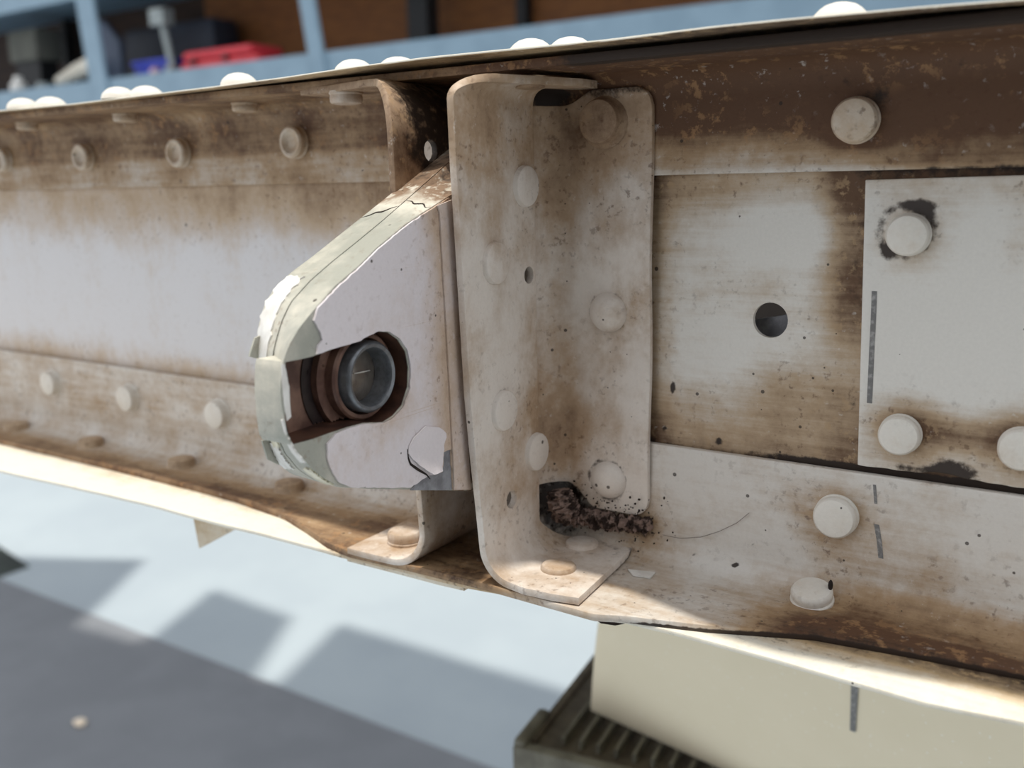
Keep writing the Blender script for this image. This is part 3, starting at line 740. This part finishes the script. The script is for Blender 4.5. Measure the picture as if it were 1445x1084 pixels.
# slot and bearing opening in the near plate
cut_px = [(401, 520), (403, 511), (425, 507), (441, 503), (472, 492), (507, 482), (519, 474), (533, 468), (547, 469), (561, 479), (572, 496), (576, 518), (575, 546), (567, 572), (554, 587), (540, 596), (512, 597), (490, 603), (460, 613), (441, 620), (411, 628), (406, 620), (402, 590), (400, 555)]
cut0 = [onX(x, y, XN) for x, y in cut_px]
cut = [Vector(p) for p in cut0]
def plate_bm(A, B, hole=None):
    bm = bmesh.new(); n = len(A)
    va = [bm.verts.new(p) for p in A]; vb = [bm.verts.new(p) for p in B]
    for i in range(n): bm.faces.new((va[i], va[(i+1) % n], vb[(i+1) % n], vb[i]))
    def cap(vs, pts, hv, hp):
        polys = [pts]+([hp] if hv else []); allv = vs+(hv or [])
        for t in tessellate_polygon(polys):
            try: bm.faces.new([allv[i] for i in t])
            except ValueError: pass
    if hole:
        ha = [bm.verts.new(p) for p in hole]; hb = [bm.verts.new((B[0].x, p.y, p.z)) for p in hole]; m = len(hole)
        for i in range(m): bm.faces.new((ha[i], ha[(i+1) % m], hb[(i+1) % m], hb[i]))
        cap(va, A, ha, hole); cap(vb, B, hb, [v.co.copy() for v in hb])
    else: cap(va, A, None, None); cap(vb, B, None, None)
    return bm
rm2 = [Vector((XM-.0003, p.y, p.z)) for p in rm]
# keep the slot wall: mid outline lies outside the slot
lug = from_bm('hinge_lug', plate_bm(rn, rm, cut), M_green, spar, ang=30)
bv = lug.modifiers.new('b', 'BEVEL'); bv.width = .0005; bv.segments = 2; bv.limit_method = 'ANGLE'; bv.angle_limit = math.radians(50); bake(lug, 30)
sb = lug.modifiers.new('t', 'TRIANGULATE'); bake(lug, 30)
bm = bmesh.new(); bm.from_mesh(lug.data); bmesh.ops.subdivide_edges(bm, edges=[e for e in bm.edges if e.calc_length() > .003], cuts=4, use_grid_fill=True); bm.to_mesh(lug.data); bm.free(); smooth_mesh(lug.data, 30)
lg = lambda c: .24+.55*ss(c[:, 1], -.050, -.040)+.3*ss(c[:, 1], -.042, -.036)+.22*ss(-c[:, 1], .066, .08)*(1-ss(-c[:, 2], .008, .016))
lug_shade = lambda c: .5*ss(c[:, 1], -.043, -.036)  # shade painted where the rim runs in under the brackets
attrs(lug, lg, lug_shade)
rear = from_bm('rear_plate', plate_bm(rm2, rf), M_green, lug, ang=30); bevel(rear, .0004, 2, 30)
bm = bmesh.new(); bm.from_mesh(rear.data); bmesh.ops.triangulate(bm, faces=bm.faces); bmesh.ops.subdivide_edges(bm, edges=[e for e in bm.edges if e.calc_length() > .003], cuts=4, use_grid_fill=True); bm.to_mesh(rear.data); bm.free(); smooth_mesh(rear.data, 30)
attrs(rear, lg, lug_shade)
# greasy floor lining of the slot
lin_pts = [Vector((XM+.0002, p.y, p.z)) for p in cut]
cc = sum(lin_pts, Vector())/len(lin_pts)
from_bm('slot_floor', poly_prism_bm([cc+(p-cc)*.995 for p in lin_pts], (.0003, 0, 0)), M_slot, lug)
wall_bm = bmesh.new()
n = len(cut); cw = sum(cut, Vector())/n
A = [cw+(p-cw)*.992 for p in cut]; A = [Vector((XN-.0001, p.y, p.z)) for p in A]; B = [Vector((XM+.0003, p.y, p.z)) for p in A]
va = [wall_bm.verts.new(p) for p in A]; vb = [wall_bm.verts.new(p) for p in B]
for i in range(n): wall_bm.faces.new((va[i], va[(i+1) % n], vb[(i+1) % n], vb[i]))
from_bm('slot_lining', wall_bm, simple('rusty_brown_metal', lin(92, 62, 48), lin(56, 36, 30), 160, .5, .0, .3), lug)
# bearing about the X axis
BC = onX(524, 532, -.0242); 
boss = lathe_me('bearing_boss', [(0, .0), (.0125, 0), (.0125, .0012), (.0121, .0015), (.0106, .0016), (.0103, .0021), (.0092, .0023), (.0088, .0019), (0, .0019)], 64)
hole_r = [(p-Vector(BC)).length for p in cut]
groove = lathe_me('grease_groove', [(0, 0), (.0145, 0), (.0145, .0006), (0, .0006)], 64)
c2 = Vector((XM+.0004, BC[1], BC[2]))
def half_clip(o):
    """keep the piece inside the slot outline"""
    return o
def clipped(name, r0, r1, x0, x1, mat):
    """annulus between radii r0, r1 about the bearing axis, cut to the slot outline"""
    bm = bmesh.new(); N = 120; m = []
    poly = [(p.y, p.z) for p in cut]
    def inside(y, z):
        c = False; j = len(poly)-1
        for i in range(len(poly)):
            (yi, zi), (yj, zj) = poly[i], poly[j]
            if (zi > z) != (zj > z) and y < (yj-yi)*(z-zi)/(zj-zi)+yi: c = not c
            j = i
        return c
    rows = []
    NR = 10
    for k in range(N+1):
        a = 2*math.pi*k/N; rows.append([(BC[1]+(r0+(r1-r0)*q/NR)*math.cos(a), BC[2]+(r0+(r1-r0)*q/NR)*math.sin(a)) for q in range(NR+1)])
    for k in range(N):
        for q in range(NR):
            quad = [rows[k][q], rows[k+1][q], rows[k+1][q+1], rows[k][q+1]]
            if all(inside(*p) for p in quad):
                lo = [bm.verts.new((x0, y, z)) for y, z in quad]; hi = [bm.verts.new((x1, y, z)) for y, z in quad]
                bm.faces.new(lo); bm.faces.new(hi)
                for i in range(4): bm.faces.new((lo[i], lo[(i+1) % 4], hi[(i+1) % 4], hi[i]))
    bmesh.ops.remove_doubles(bm, verts=bm.verts, dist=1e-6)
    return from_bm(name, bm, mat, lug)
clipped('grease_groove', .0105, .0128, XM+.0004, XM+.0008, M_darkgrease)
clipped('bearing_housing', .0050, .0104, XM+.0004, XM+.0022, M_slot)
race = lathe_me('bearing_race', [(.0080, 0), (.0084, .0005), (.0084, .0032), (.0080, .0036), (.0073, .0036), (.0071, .0030), (.0071, 0)], 64)
put('bearing_race', race, M_slot, lug, (XM+.0008, BC[1], BC[2]), (1, 0, 0))
rg = lathe_me('bearing_ring', [(.0064, -.001), (.0068, .0), (.0068, .0046), (.0065, .0051), (.0062, .0053), (.0056, .0051), (.0053, .0045), (.0052, .003), (.0052, -.001)], 64)
put('bearing_ring', rg, M_steel, lug, (XM+.0012, BC[1], BC[2]), (1, 0, 0))
bo = lathe_me('bore_plug', [(.0053, .0), (.0044, .0004), (.002, .0012), (0, .0014)], 48)
put('bore_plug', bo, M_bore, lug, (XM+.0022, BC[1], BC[2]), (1, 0, 0))
sc0 = Vector((XM+.0037, BC[1]-.0022, BC[2]+.0008)); 
from_bm('scratch', tube_bm([sc0, sc0+Vector((.0, .0026, -.0001)), sc0+Vector((-.0002, .0046, -.0002))], [.0001, .00014, .00008], 6), simple('bright_scratch', lin(210, 205, 200), None, 100, .4, .3, 0), lug)
# lilac paint still on the near face
def face_pts(px, lift=.0003): return [Vector(onX(x, y, XN+lift)) for x, y in px]
def ragged(px, lift, amp, seed, step=4):
    out = []
    for (x0, y0), (x1, y1) in zip(px, px[1:]+px[:1]):
        L = math.hypot(x1-x0, y1-y0); k = max(1, int(L/step))
        for i in range(k):
            t = i/k; x, y = x0+(x1-x0)*t, y0+(y1-y0)*t
            d = amp*(mnoise.noise(Vector((x*.12, y*.12, seed)))+.6*mnoise.noise(Vector((x*.35, y*.35, seed+5))))
            nx, ny = (y1-y0)/L, -(x1-x0)/L
            out.append((x+nx*d, y+ny*d))
    return out
lil = [(632, 279), (599, 300), (571, 319), (531, 352), (505, 378), (476, 404), (447, 434), (441, 452), (449, 466), (453, 480), (447, 488), (445, 500), (472, 491), (507, 481), (519, 473), (533, 467), (547, 468), (562, 478), (573, 495), (577.5, 518), (576.5, 547), (568, 573), (555, 588), (540, 597), (512, 598), (490, 604), (472, 612), (460, 626), (461, 652), (468, 668), (477, 681), (495, 688), (530, 688), (578, 688), (590, 679), (604, 671), (622, 666), (624, 638), (634, 634), (637, 690), (662, 690), (655, 560), (641, 300)]
o = from_bm('paint_layer', poly_prism_bm(face_pts(ragged(lil, .0003, 1.1, 1.0), .00005), (.00042, 0, 0)), M_lil, lug, ang=30)
bm = bmesh.new(); bm.from_mesh(o.data); bmesh.ops.subdivide_edges(bm, edges=[e for e in bm.edges if e.calc_length() > .003], cuts=5, use_grid_fill=True); bm.to_mesh(o.data); bm.free(); smooth_mesh(o.data, 30)
def lil_g(c):
    y, z = c[:, 1], c[:, 2]
    return .13+.5*ss(y, -.0505, -.041)+blob(c, onX(560, 570, XN), (.1, .006, .006), .2)+blob(c, onX(628, 300, XN), (.1, .005, .01), .3)
attrs(o, lil_g, lambda c: ring(c, BC+np.array([0, 0, 0]), .0099, .0005, .2)+.3*ss(c[:, 1], -.0395, -.0378))
pl = [(578, 692), (590, 678), (604, 669), (624, 664), (626, 634), (634, 634), (637, 692)]
from_bm('bare_patch', poly_prism_bm(face_pts(pl, .00003), (.00012, 0, 0)), M_bare, lug)
pg = [(452, 478), (430, 500), (428, 507), (443, 501), (449, 490)]
fl = [(576, 628), (585, 614), (599, 601), (618, 603), (628, 611), (623, 640), (621, 664), (606, 670), (594, 661), (580, 648), (575, 640)]
fp = face_pts(ragged(fl, 0, 1.6, 9.0, 5), .0004); fb = bmesh.new()
cen = sum(fp, Vector())/len(fp)
outer = [fb.verts.new(p+Vector((.0003+.0012*max(0, (cen.z-p.z)/.008)*(1 if p.y < cen.y+.003 else .4), 0, 0))) for p in fp]
inner = [fb.verts.new(cen+(p-cen)*.55+Vector((.0004, 0, 0))) for p in fp]; cv = fb.verts.new(cen+Vector((.0004, 0, 0)))
for i in range(len(fp)):
    j = (i+1) % len(fp); fb.faces.new((outer[i], outer[j], inner[j], inner[i])); fb.faces.new((inner[i], inner[j], cv))
o = from_bm('paint_flake', fb, M_lil, lug); solid(o, .0002, 0, offset=0); attrs(o, .0, 0)
crk = [(575, 634), (576, 646), (579, 655), (590, 663), (602, 670), (607, 676)]
o = from_bm('crack', tube_bm(resample(np.array(face_pts(crk, .0005)), 24), [.00008+.00022*math.sin(math.pi*i/23) for i in range(24)], 6), M_crumb, lug)
from_bm('paint_scab', poly_prism_bm(face_pts(ragged([(397, 514), (401, 514), (404, 530), (407, 546), (408, 572), (410, 588), (404, 594), (400, 572), (397.5, 545)], 0, .8, 3.0, 4), .00002), (.0002, 0, 0)), M_white, lug)
# shim between lug and bracket
sm = [(636, 282), (641, 300), (655, 560), (663, 691), (640, 691), (634, 560), (619, 300), (616, 290)]
o = from_bm('shim', poly_prism_bm([Vector(onX(x, y, XN+.00055)) for x, y in sm], (.00035, 0, 0)), M_lil, lug); attrs(o, .5, .05)
# cream paint scabs on the rim: patches that follow the edge surface
def rim_patch(name, a, b, s0, s1, t0, t1, mat, lift=.00025, seed=0, n=26, m=7):
    """on the ruled edge from outline a (XA) to b (XB); s along the outline, t across"""
    (A, XA), (B, XB) = a, b; bm = bmesh.new(); g = []
    for i in range(n+1):
        row = []
        for j in range(m+1):
            q = j/m; e = .10*mnoise.noise(Vector((i*.55, seed, q*2)))*(1 if j in (0, m) else .4)
            t = t0+(t1-t0)*q+e*(t1-t0)*2.2
            s = s0+(s1-s0)*(i/n)+.012*mnoise.noise(Vector((q*3, seed+4, i*.3)))*(1 if i in (0, n) else .2)
            s = min(max(s, 0), 1); f = s*(NV-1); k = min(int(f), NV-2); f -= k
            pa = A[k]*(1-f)+A[k+1]*f; pb = B[k]*(1-f)+B[k+1]*f; p = pa*(1-t)+pb*t
            ta = (A[k+1]-A[k]); nn = np.array([ta[1], -ta[0]]); nn /= np.linalg.norm(nn)
            ctr = np.array([-.05, -.006])
            if nn@(p-ctr) < 0: nn = -nn
            p = p+nn*lift
            row.append(bm.verts.new((XA+(XB-XA)*t, p[0], p[1])))
        g.append(row)
    for i in range(n):
        for j in range(m): bm.faces.new((g[i][j], g[i+1][j], g[i+1][j+1], g[i][j+1]))
    o = from_bm(name, bm, mat, lug); solid(o, .00035, 0, offset=0, even=False); return o
NM = ((near, XN), (mid, XM)); MF = ((mid, XM-.0003), (far, XFAR))
rim_patch('paint_scab', *MF, .27, .44, .3, .93, M_white, .00012, 1)
rim_patch('paint_scab', *MF, .46, .55, .1, .55, M_cream, .00018, 2)
rim_patch('paint_scab', *NM, .45, .53, .3, .95, M_cream, .00018, 4)
rim_patch('paint_scab', *MF, .545, .60, .2, .8, M_white, .00015, 8)
rim_patch('paint_scab', *NM, .60, .66, .1, .6, M_cream, .00015, 9)
rim_patch('paint_scab', *NM, .51, .585, .0, .3, M_white, .00018, 7)
def rim_line(a, b, s0, s1, seed):
    (A, XA), (B, XB) = a, b; pts = []
    for i in range(24):
        t = i/23; sv = (s0+(s1-s0)*t+.008*mnoise.noise(Vector((t*4, seed, 0))))*(NV-1); k = int(sv); f = sv-k
        p = (A[k]*(1-f)+A[k+1]*f)*(1-t)+(B[k]*(1-f)+B[k+1]*f)*t; pts.append((XA+(XB-XA)*t, p[0], p[1]))
    return from_bm('crack', tube_bm(pts, [.00004+.00018*math.sin(math.pi*q/23) for q in range(24)], 6), M_crumb, lug)
rim_line(*NM, .05, .03, 1); rim_line(*MF, .05, .075, 2)
# peeled curls at the nose
for px, X, d in (((350, 503), XFAR+.001, 1), ((368, 622), XFAR+.001, -1)):
    a = Vector(onX(px[0]+4, px[1], X)); 
    pts = [Vector(onX(px[0], px[1], X)), Vector(onX(px[0]+8, px[1]-26*d, X)), Vector(onX(px[0]+24, px[1]-34*d, X)), Vector(onX(px[0]+22, px[1]+6*d, X))]
    o = from_bm('paint_curl', poly_prism_bm(pts, (.0004, 0, 0)), M_green, lug); attrs(o, .2)

# ------------------------------------------------------------------ slanted pale plate added behind the hole
ib = from_bm('hole_backing', obox_bm((HOLE[0]-.02, .006, -.014), (.05, 0, .010), (0, .0012, 0), (0, .0, .0085)), M_bare, spar)
# pencil marks
def mark(px, parent, y, w=.0004, name='pencil_mark', dy=-.00006):
    pts = [onY(a, b, y) for a, b in px]; bm = bmesh.new(); pr = None
    for p in pts:
        q = (bm.verts.new((p[0]-w, y+dy, p[2])), bm.verts.new((p[0]+w, y+dy, p[2])))
        if pr: bm.faces.new((pr[0], pr[1], q[1], q[0]))
        pr = q
    return from_bm(name, bm, M_pencil, parent)
mark([(1234, 411), (1233, 440), (1230, 500), (1227, 569)], dp, -.0014, .0005)
mark([(1234, 684), (1236, 711)], lc, -.002, .0003)
mark([(1237, 740), (1241, 765), (1243, 788)], lc, -.002, .0005)
for px, y in (((1172, 826), -.0062),):
    p = onY(*px, y)
    bm = bmesh.new(); bmesh.ops.create_icosphere(bm, subdivisions=2, radius=.001)
    for v in bm.verts: v.co = Vector((v.co.x*.5, v.co.y*.6, v.co.z*1.2))
    from_bm('dirt_seed', bm, M_crumb, lc, origin=p)

# ------------------------------------------------------------------ loose bits
p = [onZ(x, y, LZ+.0012) for x, y in ((886, 799), (925, 803), (918, 811), (893, 807))]
o = top(from_bm('paint_chip', poly_prism_bm(p, (0, 0, .0003)), M_white)); o.location.z -= .0010
tag(o, 'loose white paint chip lying beside the bracket foot on the lower flange', 'paint chip')
hp = [onY(x, y, -.0026) for x, y in ((935, 755), (960, 760), (990, 758), (1015, 750), (1040, 738), (1057, 724))]
o = top(from_bm('hair_strand', tube_bm(resample(np.array(hp), 30), .00007, 6), simple('grey_hair', lin(120, 110, 104), None, 100, .6, 0, 0)))
tag(o, 'thin dark hair stuck on the white lower flange right of the bracket', 'hair')

# ------------------------------------------------------------------ ribbed tray, card sheet and the stand below them
TZ = -.2
U = RM@np.array([1369-PP[0], 298-PP[1], F]); U[2] = 0; U /= np.linalg.norm(U); V = np.array([U[1], -U[0], 0])
O = onZ(760, 1053, TZ)
tray = thing('ribbed_tray', 'dark ribbed tray with raised grey rim standing under the buff card', 'tray', O+U*.1+V*.12+np.array([0, 0, -.012]))
Zv = np.array([0, 0, 1.])
LU, LV = .26, .26
o = from_bm('tray_base', obox_bm(O-U*.006-V*.006-Zv*.012, U*LU, V*LV, Zv*.012), M_tray, tray)
pit = abs((onZ(805, 1069, TZ)-onZ(781, 1062, TZ))@V)
off = (onZ(781, 1062, TZ+.003)-O)@V
k = 0
while off+k*pit < LV-.02:
    s = O+V*(off+k*pit)+U*.004
    o = from_bm('rib', obox_bm(s-V*pit*.1, U*(LU-.02), V*pit*.2, Zv*.004), M_trayrim, tray); k += 1
L1 = float((onZ(808, 985, TZ+.012)-O)@U)
o = from_bm('side_wall', obox_bm(O-V*.0015-Zv*.012, U*(LU-.012), V*-.004, Zv*.014), M_tray, tray); bevel(o, .001)
o = from_bm('rim', obox_bm(O-V*.0035-U*.006-Zv*.012, U*(L1+.006), V*-.0055, Zv*.0165), M_trayrim, tray); bevel(o, .0018)
o = from_bm('front_wall', obox_bm(O-U*.001-V*.009-Zv*.014, U*-.006, V*(LV), Zv*.016), M_trayrim, tray); bevel(o, .0015)
stand = thing('work_stand', 'dark work stand hidden beneath the ribbed tray', 'stand', (O[0]+.1, O[1]+.1, FZ))
c0 = O+U*.1+V*.12
from_bm('stand_top', obox_bm(c0-U*.09-V*.11+Zv*(-.033), U*.2, V*.22, Zv*.02), M_black, stand)
from_bm('stand_column', obox_bm(c0-U*.03-V*.03+Zv*(FZ+.03-TZ), U*.06, V*.06, Zv*(TZ-.034-FZ-.03)), M_black, stand)
from_bm('stand_foot', obox_bm(c0-U*.12-V*.1+Zv*(FZ+.008-TZ), U*.22, V*.2, Zv*.022), M_black, stand)
# card
A = onZ(833, 1003, TZ+.004); B = onZ(1012, 1084, TZ+.004); T = onY(850, 882, .095)
dirH = (B-A)/np.linalg.norm(B-A); up = T-A; up = up*((-.068-A[2])/up[2])
nv, nh = 30, 40; P = np.zeros((nh, nv, 3))
for i, s in enumerate(np.linspace(0, .34, nh)):
    for j, t in enumerate(np.linspace(0, 1, nv)):
        e = -.0022*math.sin(t*math.pi) if i == 0 else 0
        P[i, j] = A+dirH*(s+e)+up*t
o = from_bm('card_sheet', grid_bm(P), M_card, None, recalc=False); solid(o, .003, .0004, offset=-1); top(o)
tag(o, 'plain buff card sheet standing on the ribbed tray below the spar', 'card')
k = NT('buff_card_flecked'); P_ = k.pos(); vo = k.n('ShaderNodeTexVoronoi'); k.l(P_, vo.inputs['Vector']); vo.inputs['Scale'].default_value = 420
spc = k.n('ShaderNodeSeparateColor'); k.l(vo.outputs['Color'], spc.inputs[0])
fk = k.math('MULTIPLY', k.math('LESS_THAN', vo.outputs['Distance'], .16), k.math('LESS_THAN', spc.outputs[0], .3))
base = k.mix(k.noise(P_, 60, 5), lin(226, 214, 188), lin(233, 221, 197))
k.l(k.mix(k.math('MULTIPLY', fk, .6), base, lin(244, 240, 232)), k.b.inputs['Base Color']); k.b.inputs['Roughness'].default_value = .85
o.data.materials.clear(); o.data.materials.append(k.m)
nrm = np.cross(dirH, up); nrm /= np.linalg.norm(nrm)
if nrm[1] > 0: nrm = -nrm
def on_card(px, py):
    r = ray(px, py); t = ((A-CAM)@nrm)/(r@nrm); return CAM+t*r+nrm*.0004
a0, a1 = on_card(1207, 960), on_card(1204, 1031); wv = dirH*.0011
bm = bmesh.new(); bm.faces.new([bm.verts.new(q) for q in (a0-wv, a0+wv, a1+wv*.8, a1-wv*.8)])
from_bm('pencil_mark', bm, M_pencil, o)
